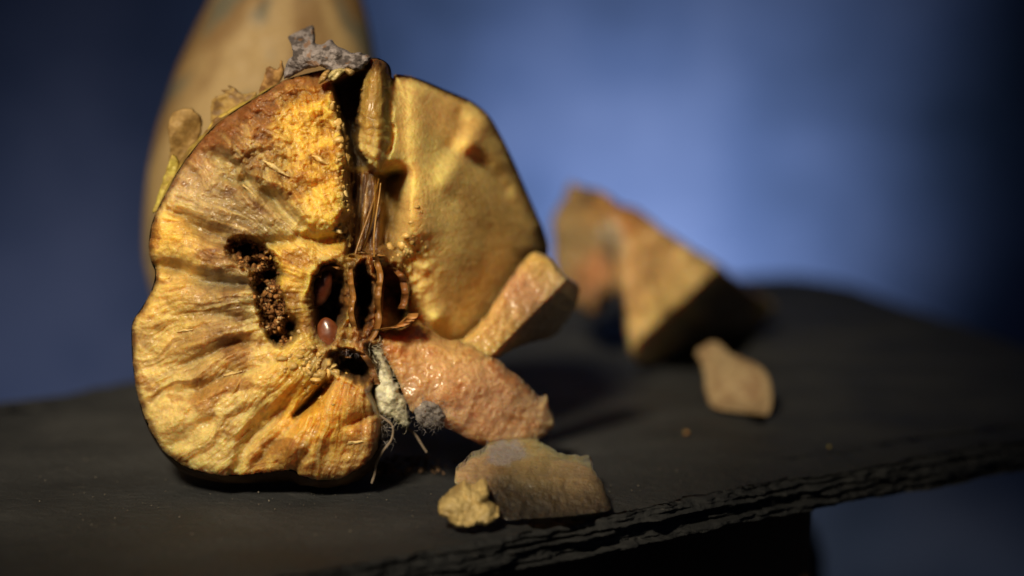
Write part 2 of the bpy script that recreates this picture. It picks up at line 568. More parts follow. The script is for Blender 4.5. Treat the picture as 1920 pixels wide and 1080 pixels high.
# ------------------------------------------------------------------ whole fruit behind (blurred)
def whole_fruit():
    seg, n = 160, 120
    t = np.linspace(0, math.pi, n)
    an = np.linspace(0, 2 * math.pi, seg, endpoint=False)
    T, A = np.meshgrid(t, an, indexing='ij')
    H = 0.0505
    z = -np.cos(T) * H
    u = (z / H + 1) / 2
    w = np.sin(T) ** 0.85 * (1.06 - 0.34 * u ** 1.6)
    R = 0.0256 * w * (1 + 0.05 * np.cos(3 * A + 1) * np.sin(T) + 0.10 * fbm(A / 1.05 * 1.0 + 7, u * 4, 71, 3) * (0.5 - 0.5 * np.cos(A)))
    x, y = R * np.cos(A), R * np.sin(A)
    # dimples at both ends
    z = z - np.sign(z) * 0.007 * np.exp(-(R / 0.006) ** 2)
    tilt = math.radians(9)
    xx, zz = x * math.cos(tilt) + z * math.sin(tilt), -x * math.sin(tilt) + z * math.cos(tilt)
    V = np.stack([xx, y, zz], -1)
    V[..., 2] -= V[..., 2].min()
    V = V + np.array([-0.0530, 0.5255, 0.0004])
    i = np.arange(n * seg).reshape(n, seg)
    j = np.roll(i, -1, 1)
    F = np.stack([i[:-1], j[:-1], j[1:], i[1:]], -1).reshape(-1, 4)
    sx = np.cos(A) * 2; sy = u * 5 + np.sin(A) * 1.5
    m = fbm(sx * 1.6, sy * 1.4, 9, 5)
    C = mix(np.array([0.40, 0.28, 0.13]), np.array([0.24, 0.145, 0.06]), sstep(-0.08, 0.22, m))
    C = mix(C, np.array([0.16, 0.145, 0.10]), sstep(0.12, 0.25, fbm(sx * 2, sy * 2, 19, 4)))
    root = empty("whole_quince", (-0.0530, 0.5255, 0.0))
    mesh_obj("body", V.reshape(-1, 3), F, M_SKIN, root, C.reshape(-1, 3))
    top = V[n - 2].mean(0)
    k = np.linspace(0, 1, 8)
    tubes("stem", [np.stack([top[0] + 0.003 * k, top[1] + 0 * k, top[2] - 0.006 + 0.014 * k], 1)], [0.0016 - 0.0004 * k], M_DRY, root, 8, [(0.10, 0.06, 0.03)])
    tag(root, "whole tan quince with brown patches standing behind the broken fruit", "fruit")


whole_fruit()

# ------------------------------------------------------------------ the broken quince
DF = 0.408
FACE = [(560, 142), (530, 152), (490, 176), (440, 207), (402, 236), (372, 268), (347, 300), (327, 332), (311, 362), (296, 392), (284, 422),
        (279, 460), (284, 492), (291, 512), (284, 545), (265, 578), (248, 606), (247, 650), (250, 692), (258, 740), (270, 782), (286, 816),
        (311, 850), (346, 876), (400, 889), (450, 892), (505, 886), (546, 883), (566, 894), (612, 902), (652, 891), (690, 866), (708, 846),
        (720, 815), (742, 740), (790, 690), (850, 670), (930, 640), (1000, 560), (1026, 478), (1021, 436), (1005, 398), (984, 350), (962, 300),
        (938, 252), (916, 216), (884, 190), (834, 168), (786, 148), (742, 139), (736, 150), (730, 122), (704, 108), (672, 118), (640, 126), (600, 132)]
FACE_S = smooth_poly(FACE, 4)
CORE = (688.0, 560.0)
root = empty("broken_quince", (-0.035, 0.425, 0.0))
tag(root, "rotting quince broken open, showing brown core, seeds and a worm tunnel", "fruit")


def base_depth(x, y):
    left = DF + 0.010 * sstep(560, 120, y) ** 1.3 - 0.002 * sstep(560, 860, y) + 0.005 * sstep(420, 260, x)
    u = np.clip((x - 715) / 310.0, 0, 1.05)
    right = DF + 0.010 + 0.038 * u ** 1.25 + 0.006 * sstep(500, 140, y)
    return mix(left, right, sstep(700, 765, x))


def flesh():
    step = 1.45
    X, Y = np.meshgrid(np.arange(236, 1040, step), np.arange(100, 912, step))
    S = sdf(X, Y, FACE_S)
    S = S + 5.0 * fbm(X / 22, Y / 22, 3, 4) + 2.0 * fbm(X / 5, Y / 5, 4, 3)
    used, F, B = quads_from_mask(S > 0)
    x, y, s = X[used], Y[used], S[used]
    th = np.arctan2(y - CORE[1], x - CORE[0]); th = np.where(th < 0, th + 2 * math.pi, th)
    r = np.hypot(x - CORE[0], y - CORE[1]); lr = np.log(np.maximum(r, 20))
    wx, wy = 26 * fbm(x / 60, y / 60, 101, 3), 26 * fbm(x / 60, y / 60, 102, 3)
    thw = th + 0.16 * fbm(x / 90, y / 90, 103, 2) + 0.02 * fbm(x / 25, y / 25, 104, 2)
    calm = sstep(-0.12, 0.18, fbm(x / 80, y / 60, 105, 3))
    left = sstep(735, 690, x)
    right = 1 - left
    low = sstep(470, 560, y) * left
    up = left * sstep(520, 430, y)
    block = sstep(-14, 14, sdf(x + wx * 0.4, y + wy * 0.4, [(480, 180), (560, 150), (625, 165), (640, 260), (655, 330), (650, 400), (628, 440), (560, 415), (520, 370), (440, 330), (400, 270)]))
    h = np.zeros_like(x)                                   # millimetres towards the camera
    # fibres and torn ridges radiating from the core
    rid = 1 - 2 * np.abs(fbm(thw * 8, lr * 1.0, 110, 2, 0.4)) * 2
    h += 0.6 * left * rid * sstep(60, 190, r) * (1 - 0.5 * block)
    rid2 = fbm(thw * 20, lr * 2.4, 112, 3, 0.45) * (0.35 + 0.8 * calm)
    h += 0.55 * left * fbm(thw * 34 + 2, lr * 4, 113, 3, 0.5) * sstep(60, 150, r)
    h += left * 0.7 * rid2 * sstep(50, 150, r) * (1 - 0.4 * block)
    fib = fbm(thw * 64, lr * 6, 114, 3, 0.55) * (0.3 + 0.9 * calm)
    h += 0.55 * left * fib * (0.35 + 0.65 * sstep(-0.05, 0.25, fbm(x / 45, y / 45, 115, 2)))
    h += 1.6 * left * fbm(x / 46, y / 34, 117, 3, 0.5)
    h += 0.95 * fbm(x / 13, y / 13, 116, 4, 0.58) * (0.85 + 1.1 * block) * (0.35 + 0.65 * left)
    # torn steps along the fibres
    st = fbm(thw * 15 + 3, lr * 2.6, 118, 3)
    h += 0.18 * calm * left * (sstep(-0.04, 0.04, st) - 0.5) * sstep(110, 200, r)
    st = fbm(thw * 30 + 9, lr * 6, 119, 3)
    h += 0.16 * calm * left * (sstep(-0.04, 0.04, st) - 0.5) * sstep(90, 160, r)
    # granular, wet pulp of the upper block
    wd, wv = worley(x / 19 + 0.3 * fbm(x / 12, y / 12, 7, 2), y / 19, 61)
    h += block * (0.55 * (0.55 - wd) + 4.2 * fbm(x / 44, y / 36, 121, 4, 0.5)) + 2.4 * block
    wd2, _ = worley(x / 9, y / 9, 64)
    h += 0.22 * (0.5 - wd2) * (0.7 * block + 0.35 * left)
    # lobes of the lower part
    def furrow(pts, width, depth, side=0.0, p=1.0, wob=1.0):
        d, t = pdist(x + wx * 0.45 * wob, y + wy * 0.45 * wob, pts)
        w = 1.3 * width * (0.35 + 0.65 * np.sin(np.pi * np.clip(t, 0.04, 0.96)) ** 0.6)
        return -0.85 * depth * np.exp(-(d / w) ** 2) * np.sin(np.pi * np.clip(t, 0.02, 0.98)) ** 0.4
    h += furrow([(318, 392), (360, 420), (405, 440), (450, 458), (560, 452)], 13, 4.2)
    h += furrow([(284, 497), (340, 507), (400, 528), (470, 536)], 13, 4.6)
    h += furrow([(440, 885), (462, 838), (500, 790), (545, 752), (575, 722)], 15, 4.0)
    h += furrow([(552, 778), (575, 760), (598, 735), (622, 712)], 9, 10, wob=0.3)
    h += furrow([(475, 878), (500, 842), (540, 800), (560, 778)], 10, 2.6)
    h += furrow([(300, 742), (370, 728), (440, 700), (520, 672)], 12, 2.2)
    h += furrow([(320, 690), (380, 668), (445, 640), (500, 645)], 11, 2.2)
    h += furrow([(560, 440), (600, 452), (640, 440), (665, 400), (672, 340)], 11, 5.0)
    h += furrow([(420, 330), (470, 340), (520, 378), (570, 420)], 12, 2.8)
    h += furrow([(370, 276), (410, 300), (450, 320)], 12, 2.0)
    h += furrow([(545, 890), (562, 868), (580, 840)], 8, 2.2)
    h += furrow([(640, 800), (670, 786), (712, 776)], 7, 2.0)
    h += furrow([(330, 590), (400, 585), (480, 600)], 10, 1.4)
    h += furrow([(300, 850), (380, 800), (470, 770)], 12, 1.6)
    d, _ = pdist(x, y, [(565, 842), (610, 800), (660, 745)]); h += 3.0 * np.exp(-(d / 44) ** 2)
    d, _ = pdist(x, y, [(330, 800), (430, 770), (540, 700)]); h += 1.6 * np.exp(-(d / 50) ** 2)
    d, _ = pdist(x, y, [(480, 330), (540, 352)]); h += 1.6 * np.exp(-(d / 9) ** 2)
    # ---- right half: smooth, concave, creased near the rim
    hr = 2.0 * fbm(x / 120, y / 120, 131, 3) + 0.28 * fbm(x / 26, y / 26, 132, 4)
    d, _ = pdist(x + wx * .3, y + wy * .3, [(835, 340), (880, 268), (915, 226)]); hr += 1.8 * np.exp(-(d / 22) ** 2)
    d, _ = pdist(x + wx * .3, y + wy * .3, [(862, 215), (868, 245), (850, 275)]); hr -= 1.8 * np.exp(-(d / 17) ** 2)
    d, _ = pdist(x + wx * .3, y + wy * .3, [(870, 290), (915, 310), (948, 350)]); hr -= 1.5 * np.exp(-(d / 16) ** 2)
    d, _ = pdist(x, y, [(870, 262), (920, 285), (965, 345), (1000, 420)]); hr += 1.6 * np.exp(-(d / 20) ** 2)
    d, _ = pdist(x, y, [(775, 180), (770, 300), (780, 420)]); hr += 3.4 * np.exp(-(d / 38) ** 2)
    wd, _ = worley(x / 26 + fbm(x / 20, y / 20, 5, 2), y / 26, 66)
    hr += 2.2 * (0.5 - wd) * np.exp(-((x - 770) / 45) ** 2 - ((y - 500) / 70) ** 2)
    hr += 3.2 * np.exp(-((x - 818) / 17) ** 2 - ((y - 597) / 15) ** 2)
    hr += 7.0 * np.exp(-((x - 850) / 120) ** 2 - ((y - 390) / 190) ** 2)
    hr -= 6.0 * (1 - np.sqrt(1 - (1 - np.clip(s / 70, 0, 1)) ** 2))
    h = h + right * hr
    # ---- core: hollow pods, membranes, strings
    def pit(cx, cy, rx, ry, depth, rot=0.0, soft=0.8, p=1.9, wob=22):
        dx, dy = x - cx + wob * fbm(x / 28, y / 28, 77, 3) + 4 * fbm(x / 9, y / 9, 79, 3), y - cy + wob * fbm(x / 28, y / 28, 78, 3) + 4 * fbm(x / 9, y / 9, 80, 3)
        c_, s_ = math.cos(rot), math.sin(rot)
        q = (np.abs((dx * c_ + dy * s_) / rx) ** p + np.abs((-dx * s_ + dy * c_) / ry) ** p) ** (1 / p)
        return depth * sstep(1.0, 1.0 - soft, q), q
    corem = np.exp(-((x - 688) / 105) ** 4 - ((y - 560) / 100) ** 4)
    h = mix(h, h * 0.45, corem)
    h -= 5.5 * np.exp(-((x - 690) / 95) ** 4 - ((y - 570 + 10 * fbm(x / 15, y / 15, 164, 3)) / 105) ** 4) * (0.7 + 1.2 * fbm(x / 30, y / 30, 165, 3))
    # crevice under the calyx with hanging flap beside it
    cre_s = sdf(x + wx * 0.35, y + wy * 0.35, [(628, 158), (700, 132), (700, 200), (690, 320), (735, 330), (725, 460), (690, 470), (668, 455), (672, 400), (662, 330), (650, 270), (640, 215)])
    cre = mix(sstep(-9, 9, cre_s), sstep(-42, 14, cre_s), sstep(705, 730, x) * sstep(290, 330, y))
    h = mix(h, -9.5 + 1.8 * fbm(x / 14, y / 50, 141, 3), cre)
    strg = sstep(-10, 8, sdf(x + wx * 0.3, y, [(652, 320), (700, 318), (716, 380), (712, 475), (650, 475), (664, 400)]))
    h = mix(h, -7.0 + 2.2 * fbm(x / 7.5 + y / 60, y / 70, 142, 3) + 2.0 * fbm(x / 16, y / 60, 143, 2), strg)
    flap_s = sdf(x + 4 * fbm(x / 12, y / 12, 151, 3) * 2, y + 8 * fbm(x / 12, y / 12, 152, 3), [(676, 150), (690, 116), (708, 108), (728, 122), (736, 160), (737, 215), (739, 262), (728, 298), (712, 322), (690, 312), (672, 285), (668, 240), (672, 190)])
    flap = sstep(-4, 5, flap_s)
    wd, _ = worley(x / 20, y / 20, 91)
    hf = 1.5 + 2.4 * sstep(0, 22, flap_s) + 1.5 * (0.5 - wd) * sstep(200, 240, y) + 0.9 * fbm(x / 14, y / 40, 153, 3)
    h = mix(h, hf, flap)
    # pods
    holes = np.zeros_like(x)
    for a in ((614, 568, 40, 82, 13.5, 0.10), (680, 552, 20, 74, 14, 0.03), (736, 553, 37, 68, 8.5, -0.22), (664, 686, 60, 30, 13, 0.62)):
        dpt, q = pit(*a)
        h -= dpt
        rim = np.exp(-((q - 1.08) / 0.13) ** 2)
        h += 0.6 * rim
        holes = np.maximum(holes, sstep(1.12, 0.5, q + 0.25 * fbm(x / 10, y / 16, 166, 3)))
    h += (1.3 * fbm(x / 6, y / 30, 161, 3) + 1.6 * fbm(x / 22, y / 22, 162, 3)) * corem
    gap = sstep(-10, 10, sdf(x + wx * 0.4, y + wy * 0.4, [(688, 650), (704, 712), (694, 735), (706, 770), (722, 792), (716, 830), (760, 830), (780, 690), (735, 640)]))
    h = mix(h, -8.0 + 2 * fbm(x / 20, y / 20, 163, 3), gap)
    # worm tunnel full of crumbs
    dw, tw = pdist(x + wx * 0.5, y + wy * 0.5, [(452, 468), (492, 490), (500, 540), (512, 585), (528, 628)])
    wrm = sstep(31, 14, dw + 9 * fbm(x / 12, y / 12, 171, 3))
    wd, wv = worley(x / 8 + fbm(x / 7, y / 7, 8, 2), y / 8, 95)
    h = mix(h, -6.0 + 4.2 * (0.5 - wd) + 5.5 * fbm(x / 20, y / 20, 172, 3), wrm)
    hole2 = np.maximum.reduce([np.exp(-((x - a) / c) ** 2 - ((y - b) / d) ** 2) for a, b, c, d in ((462, 468, 22, 13), (505, 515, 20, 12), (490, 538, 13, 9), (545, 612, 11, 15), (516, 632, 10, 9), (478, 493, 12, 9))])
    h -= 8 * hole2
    # rounded outer rim
    t = np.clip(s / 22, 0, 1)
    h -= 2.2 * (1 - np.sqrt(1 - (1 - t) ** 2))
    D = base_depth(x, y) - h * 1e-3
    V = at(x, y, D)
    V[:, 2] = np.maximum(V[:, 2], 0.0008)

    # ---- tissue colours
    pale, straw, yel, ora = (0.78, 0.57, 0.20), (0.72, 0.48, 0.13), (0.80, 0.50, 0.075), (0.82, 0.43, 0.05)
    tan, bro, dbr, grn = (0.38, 0.22, 0.08), (0.20, 0.08, 0.02), (0.09, 0.035, 0.010), (0.42, 0.315, 0.12)
    pts = [(600, 250, 70, yel), (560, 230, 45, yel), (620, 400, 55, yel), (500, 210, 40, tan), (440, 260, 50, bro), (410, 255, 30, bro), (470, 300, 34, bro), (520, 290, 35, tan), (545, 330, 24, tan), (340, 415, 18, bro), (385, 437, 22, bro), (440, 452, 20, dbr), (330, 500, 18, bro), (390, 520, 20, (0.2, 0.13, 0.06)), (370, 690, 20, bro), (420, 655, 24, bro),
           (480, 260, 30, (0.38, 0.17, 0.04)), (380, 300, 30, (0.38, 0.17, 0.05)), (420, 320, 50, grn), (360, 350, 40, (0.62, 0.45, 0.22)), (460, 390, 50, (0.30, 0.19, 0.07)), (400, 400, 40, (0.32, 0.20, 0.075)), (500, 345, 30, (0.34, 0.22, 0.07)), (540, 410, 40, grn),
           (560, 330, 35, yel), (310, 430, 40, yel), (350, 470, 45, straw), (420, 480, 35, tan), (300, 400, 20, pale),
           (320, 550, 45, straw), (380, 570, 45, tan), (440, 560, 45, grn), (330, 620, 45, straw), (420, 640, 45, tan), (350, 660, 30, tan),
           (480, 650, 45, pale), (300, 700, 60, pale), (400, 710, 55, pale), (330, 790, 60, pale), (430, 800, 55, pale), (480, 730, 45, straw),
           (540, 690, 40, yel), (560, 740, 45, ora), (610, 800, 55, ora), (660, 740, 35, (0.66, 0.36, 0.10)), (520, 850, 45, straw), (600, 870, 45, (0.70, 0.46, 0.16)),
           (680, 820, 35, (0.55, 0.27, 0.08)), (700, 780, 24, tan), (570, 600, 45, (0.58, 0.40, 0.10)), (560, 500, 40, yel), (590, 480, 30, straw), (600, 690, 30, tan),
           (270, 640, 16, tan), (700, 240, 40, (0.40, 0.26, 0.06)), (705, 150, 28, (0.17, 0.10, 0.03)), (705, 290, 28, (0.46, 0.30, 0.08)),
           (660, 200, 30, (0.05, 0.025, 0.006)), (690, 400, 40, (0.16, 0.075, 0.018)), (690, 450, 28, (0.24, 0.10, 0.02)),
           (780, 180, 50, (0.66, 0.42, 0.14)), (752, 200, 26, (0.60, 0.40, 0.14)), (752, 290, 26, (0.56, 0.37, 0.12)), (820, 205, 28, (0.45, 0.15, 0.05)), (880, 230, 35, (0.58, 0.35, 0.11)), (780, 330, 55, (0.74, 0.50, 0.16)),
           (850, 400, 60, (0.58, 0.42, 0.16)), (900, 480, 60, (0.56, 0.39, 0.15)), (840, 530, 60, (0.58, 0.39, 0.15)), (950, 400, 50, (0.46, 0.29, 0.10)),
           (985, 460, 40, (0.20, 0.08, 0.035)), (940, 300, 40, (0.40, 0.24, 0.07)), (880, 600, 50, (0.52, 0.33, 0.11)), (790, 470, 40, (0.52, 0.34, 0.12)),
           (745, 400, 30, (0.34, 0.20, 0.04)), (775, 610, 28, (0.50, 0.24, 0.07)), (820, 600, 22, (0.68, 0.42, 0.12)), (720, 630, 26, (0.50, 0.20, 0.05))]  # first point paints the shadow beside the crevice as darker brown
    C = blend_colors(x, y, pts, 1.0, (wx * 0.9, wy * 0.9))
    streak = fbm(thw * 26, lr * 2.2, 201, 4)
    C = mix(C, C * np.array([0.55, 0.42, 0.30]), 0.62 * left * sstep(0.06, 0.24, streak))
    C = mix(C, np.array([0.78, 0.59, 0.24]), 0.40 * left * sstep(0.05, 0.25, fbm(thw * 34 + 4, lr * 3, 204, 4)) * sstep(0, 0.3, C[:, 0]))
    blotch = fbm(x / 55, y / 40, 202, 5)
    C = mix(C, C * np.array([0.48, 0.30, 0.17]), 0.8 * sstep(0.06, 0.22, blotch))
    C = C * (1 + 0.35 * fbm(x / 7, y / 7, 203, 3))[:, None]
    C = np.clip(mix(C * (1 + 0.40 * right)[:, None], np.array([0.92, 0.60, 0.20]), 0.62 * right * sstep(0.1, 0.3, C[:, 0])), 0, 0.85)
    # oxidised brown rim under the skin
    rimc = sstep(13, 3, s + 9 * fbm(x / 18, y / 18, 205, 3))
    C = mix(C, np.array([0.16, 0.065, 0.022]), 0.85 * rimc * sstep(880, 840, y))
    topb = sstep(62, 12, s + 46 * fbm(x / 26, y / 26, 206, 3)) * sstep(330, 250, y) * left
    C = mix(C, np.array([0.21, 0.075, 0.016]), 0.88 * topb)
    # calyx end browning, crevice, core lining
    C = mix(C, np.array([0.09, 0.045, 0.013]), 0.9 * cre * (1 - strg))
    C = mix(C, mix(np.array([0.10, 0.04, 0.009]), np.array([0.36, 0.19, 0.045]), sstep(-0.1, 0.2, fbm(x / 5.5 + y / 60, y / 90, 142, 3))), strg)
    C = mix(C, mix(np.array([0.36, 0.22, 0.05]), np.array([0.62, 0.44, 0.14]), sstep(230, 290, y + 30 * fbm(x / 14, y / 14, 207, 3))), flap * sstep(0, 10, flap_s))
    C = mix(C, np.array([0.07, 0.03, 0.01]), flap * sstep(150, 118, y))
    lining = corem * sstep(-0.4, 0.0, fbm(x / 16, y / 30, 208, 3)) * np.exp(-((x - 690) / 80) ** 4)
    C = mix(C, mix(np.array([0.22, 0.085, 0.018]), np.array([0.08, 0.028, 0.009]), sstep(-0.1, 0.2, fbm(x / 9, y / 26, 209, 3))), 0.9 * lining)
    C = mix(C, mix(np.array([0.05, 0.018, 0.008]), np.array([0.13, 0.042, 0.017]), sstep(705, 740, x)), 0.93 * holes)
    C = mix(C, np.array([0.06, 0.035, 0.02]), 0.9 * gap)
    wc = mix(np.array([0.17, 0.062, 0.018]), np.array([0.42, 0.20, 0.06]), wv[:, None] ** 2)
    C = mix(C, wc, wrm)
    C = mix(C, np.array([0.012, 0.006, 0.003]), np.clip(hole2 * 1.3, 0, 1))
    grey = np.exp(-((x - 430) / 60) ** 2 - ((y - 530) / 14) ** 2)
    C = mix(C, np.array([0.20, 0.15, 0.08]), 0.7 * grey)
    crack = np.exp(-(pdist(x, y, [(552, 778), (575, 760), (598, 735)])[0] / 7) ** 2)
    C = mix(C, np.array([0.10, 0.04, 0.01]), 0.85 * crack)
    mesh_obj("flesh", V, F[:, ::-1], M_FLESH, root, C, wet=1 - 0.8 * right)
    return x, y, D, S, used


fx_, fy_, fD_, _, _ = flesh()


def surf_depth(px, py):
    """depth of the flesh surface near a pixel"""
    return float(fD_[np.argmin((fx_ - px) ** 2 + (fy_ - py) ** 2)])


def skin():
    cx, cy = 610.0, 540.0
    P = FACE_S
    ang = np.arctan2(P[:, 1] - cy, P[:, 0] - cx); rad = np.hypot(P[:, 0] - cx, P[:, 1] - cy)
    o = np.argsort(ang)
    n = 720
    a = np.linspace(-math.pi, math.pi, n, endpoint=False)
    R = np.interp(a, ang[o], rad[o], period=2 * math.pi)
    ca, sa = np.cos(a), np.sin(a)
    rings, cols = [], []
    ex, ey = cx + R * ca, cy + R * sa
    D0 = base_depth(ex, ey) + 0.0022
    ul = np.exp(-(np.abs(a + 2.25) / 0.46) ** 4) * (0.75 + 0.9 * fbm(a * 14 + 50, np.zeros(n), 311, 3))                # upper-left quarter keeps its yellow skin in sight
    lo = np.exp(-((a - math.pi / 2) / 0.9) ** 2)
    for k in range(34):
        t = k / 33.0
        bul = math.sin(min(t * 3.2, 1) * math.pi / 2)
        swell = 1 + (0.004 + 0.050 * ul) * bul
        rr = R * swell * (math.cos(t * math.pi / 2) ** 0.55 if t < 1 else 0.0)
        depth = D0 * 1.0 + (0.004 * min(t * 8, 1)) * 1.0 + 0.036 * math.sin(t * math.pi / 2) ** 1.5
        x, y = cx + rr * ca + (0.22 * 0 + 60 * t * 0), cy + rr * sa
        b = 0.8 * fbm(a * 9 + 20, np.full(n, t * 6), 301, 4)
        V = at(x, y, depth + 0.002 * b * min(1, t * 5))
        V[:, 2] -= 0.0046 * lo * bul * (1 - t)
        V[:, 2] = np.maximum(V[:, 2], 0.0005)
        rings.append(V)
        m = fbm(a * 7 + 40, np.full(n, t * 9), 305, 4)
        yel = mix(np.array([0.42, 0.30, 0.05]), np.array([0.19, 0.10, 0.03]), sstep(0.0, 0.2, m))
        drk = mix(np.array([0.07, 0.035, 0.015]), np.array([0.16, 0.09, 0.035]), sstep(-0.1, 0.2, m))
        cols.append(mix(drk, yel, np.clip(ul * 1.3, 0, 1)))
    V = np.concatenate(rings); i = np.arange(n); F = []
    for k in range(33):
        F.append(np.stack([k * n + i, k * n + (i + 1) % n, (k + 1) * n + (i + 1) % n, (k + 1) * n + i], 1))
    mesh_obj("skin", V, np.concatenate(F), M_SKIN, root, np.concatenate(cols))


skin()


def shade(base, alt, seed, sc=18, lo=-0.1, hi=0.2, fine=0.3):
    def f(x, y, s):
        c = mix(np.array(base), np.array(alt), sstep(lo, hi, fbm(x / sc, y / sc, seed, 4)))
        return c * (1 + fine * fbm(x / 6, y / 6, seed + 3, 3))[:, None]
    return f


# dried calyx on top
def calyx_col(x, y, s):
    c = mix(np.array([0.24, 0.21, 0.21]), np.array([0.075, 0.062, 0.06]), sstep(-0.06, 0.16, fbm(x / 12, y / 9, 401, 4)))
    c = mix(c, np.array([0.22, 0.10, 0.03]), 0.6 * sstep(0.18, 0.26, fbm(x / 16, y / 12, 405, 3)))
    return c * (1 + 0.5 * fbm(x / 4, y / 4, 409, 3))[:, None]


cal = chunk("dried_calyx", [(530, 143), (536, 118), (548, 104), (544, 84), (540, 68), (560, 58), (582, 48), (586, 66), (589, 84), (604, 82), (618, 75), (632, 88), (650, 98), (672, 101), (692, 108),
                            (684, 128), (668, 136), (652, 130), (636, 142), (616, 132), (596, 126), (570, 132), (548, 142), (534, 150)],
            lambda x, y: DF + 0.006 + 0.012 * sstep(100, 50, y) + 0.004 * sstep(600, 540, x), calyx_col, M_DRY, root, step=1.5, thick=0.010, edge=0.0016, edge_px=9, rag=2.5, seed=402, relief=0.0010, relief_px=18, on_slate=False, sm=3)
d0 = DF + 0.004
for k, (poly, c) in enumerate([([(606, 134), (618, 132), (612, 150), (596, 158), (598, 146)], (0.56, 0.33, 0.10)),
                               ([(616, 138), (632, 128), (650, 130), (640, 142), (626, 152), (616, 150)], (0.55, 0.44, 0.18)),
                               ([(646, 128), (664, 132), (660, 142), (648, 138)], (0.55, 0.36, 0.13))]):
    chunk("pulp_shred", poly, lambda x, y: d0 + 0 * x, shade(c, np.array(c) * 0.6, 420 + k), M_BIT, root, 1.5, 0.003, 0.001, 6, 1.5, 430 + k, 0.0005, 8, False)

# skin flakes along the upper-left edge
flakes = [([(316, 262), (314, 238), (322, 212), (342, 203), (362, 204), (376, 220), (378, 240), (372, 262), (356, 284), (340, 306), (326, 322), (318, 310), (318, 284)], 0.020, (0.30, 0.19, 0.065), (0.22, 0.13, 0.04)),
          ([(394, 200), (402, 182), (424, 176), (408, 168), (432, 168), (418, 156), (440, 164), (456, 176), (480, 172), (474, 190), (446, 206), (412, 234), (396, 236)], 0.020, (0.33, 0.21, 0.06), (0.16, 0.09, 0.03)),
          ([(492, 152), (498, 128), (508, 126), (520, 130), (526, 112), (530, 122), (534, 140), (524, 156), (510, 172), (488, 186), (484, 172)], 0.017, (0.34, 0.19, 0.06), (0.15, 0.07, 0.02)),
          ([(322, 288), (312, 312), (302, 344), (290, 380), (286, 400), (298, 392), (312, 362), (330, 330), (336, 312), (334, 300)], 0.012, (0.44, 0.36, 0.07), (0.34, 0.24, 0.05)),
          ([(376, 262), (398, 226), (430, 204), (470, 186), (492, 170), (504, 166), (482, 188), (442, 210), (404, 238), (380, 268)], 0.013, (0.40, 0.28, 0.05), (0.16, 0.08, 0.02))]
for k, (poly, dd, c0, c1) in enumerate(flakes):
    chunk("skin_flake", poly, lambda x, y, dd=dd: DF + dd + 0.00004 * (x - 340) * (k == 0) * 0.3 + 0.0006 * np.sin(x / 17.0 + y / 23.0), shade(c0, c1, 440 + k, 14), M_SKIN, root, 1.6, 0.0011, 0.0006, 6, 2.2, 450 + k, 0.0003, 16, False, sm=2)

# torn shreds standing off the flesh
rng = np.random.default_rng(5)
shreds = [(600, 300, 20, 9, 0.5), (520, 318, 34, 9, 0.55), (640, 240, 16, 12, 1.2), (574, 742, 34, 9, -0.8), (470, 360, 22, 7, 0.7), (520, 640, 16, 5, -0.2), (640, 662, 16, 8, -0.5),
          (662, 830, 26, 8, -0.1), (620, 690, 16, 9, -0.4), (590, 720, 12, 6, 0.2), (350, 620, 20, 5, -0.15), (440, 700, 24, 5, -0.25), (650, 300, 14, 11, 1.4), (646, 360, 14, 10, 1.1), (628, 430, 16, 12, 0.6)]
for k, (px, py, ln, wd, an) in enumerate(shreds):
    ca, sa = math.cos(an), math.sin(an)
    loc = [(-ln, 0), (-ln * .4, -wd * .7), (ln * .2, -wd * .5), (ln, -wd * .1), (ln * .5, wd * .4), (-ln * .2, wd * .6)]
    poly = [(px + a * ca - b * sa, py + a * sa + b * ca) for a, b in loc]
    ds = surf_depth(px, py)
    c = (0.72, 0.52, 0.20) if k % 3 else (0.66, 0.42, 0.12)
    chunk("pulp_shred", poly, lambda x, y, ds=ds, px=px, ca=ca: ds - 0.0004 - 0.00002 * (x - px) * ca, shade(c, np.array(c) * 0.75, 470 + k), M_BIT, root, 1.5, 0.0016, 0.0008, 5, 1.5, 480 + k, 0.0004, 8, False)

# core membranes: papery curved sheets between the pods
def membrane(pts, depth0, depth1, thick, c0, seed):
    p = smooth_poly(pts, 10, False)
    n = len(p); m = 14
    tt = np.linspace(0, 1, n)
    V = []
    for j in range(m):
        u = j / (m - 1)
        wob = 4.0 * fbm(tt * 5, np.full(n, u * 2), seed, 4)
        V.append(at(p[:, 0] + wob * 2 + 3 * u, p[:, 1] + wob, DF + depth0 + (depth1 - depth0) * u + 0.0045 * fbm(tt * 6, np.full(n, 1.0), seed + 1, 4) * (1 - u)))
    A = np.stack(V)
    i = np.arange(n * m).reshape(m, n)
    F = np.stack([i[:-1, :-1], i[:-1, 1:], i[1:, 1:], i[1:, :-1]], -1).reshape(-1, 4)
    B_ = A + np.array([thick, 0, 0])
    k = n * m
    rimq = np.stack([i[0, :-1], i[0, 1:], i[0, 1:] + k, i[0, :-1] + k], -1)
    c = np.array(c0) * (1 + 0.7 * fbm(np.tile(tt, m) * 30, np.repeat(np.linspace(0, 3, m), n), seed + 2, 3))[:, None]
    mesh_obj("core_membrane", np.concatenate([A.reshape(-1, 3), B_.reshape(-1, 3)]), [F, F[:, ::-1] + k, rimq], M_MEMB, root, np.concatenate([c, c]))


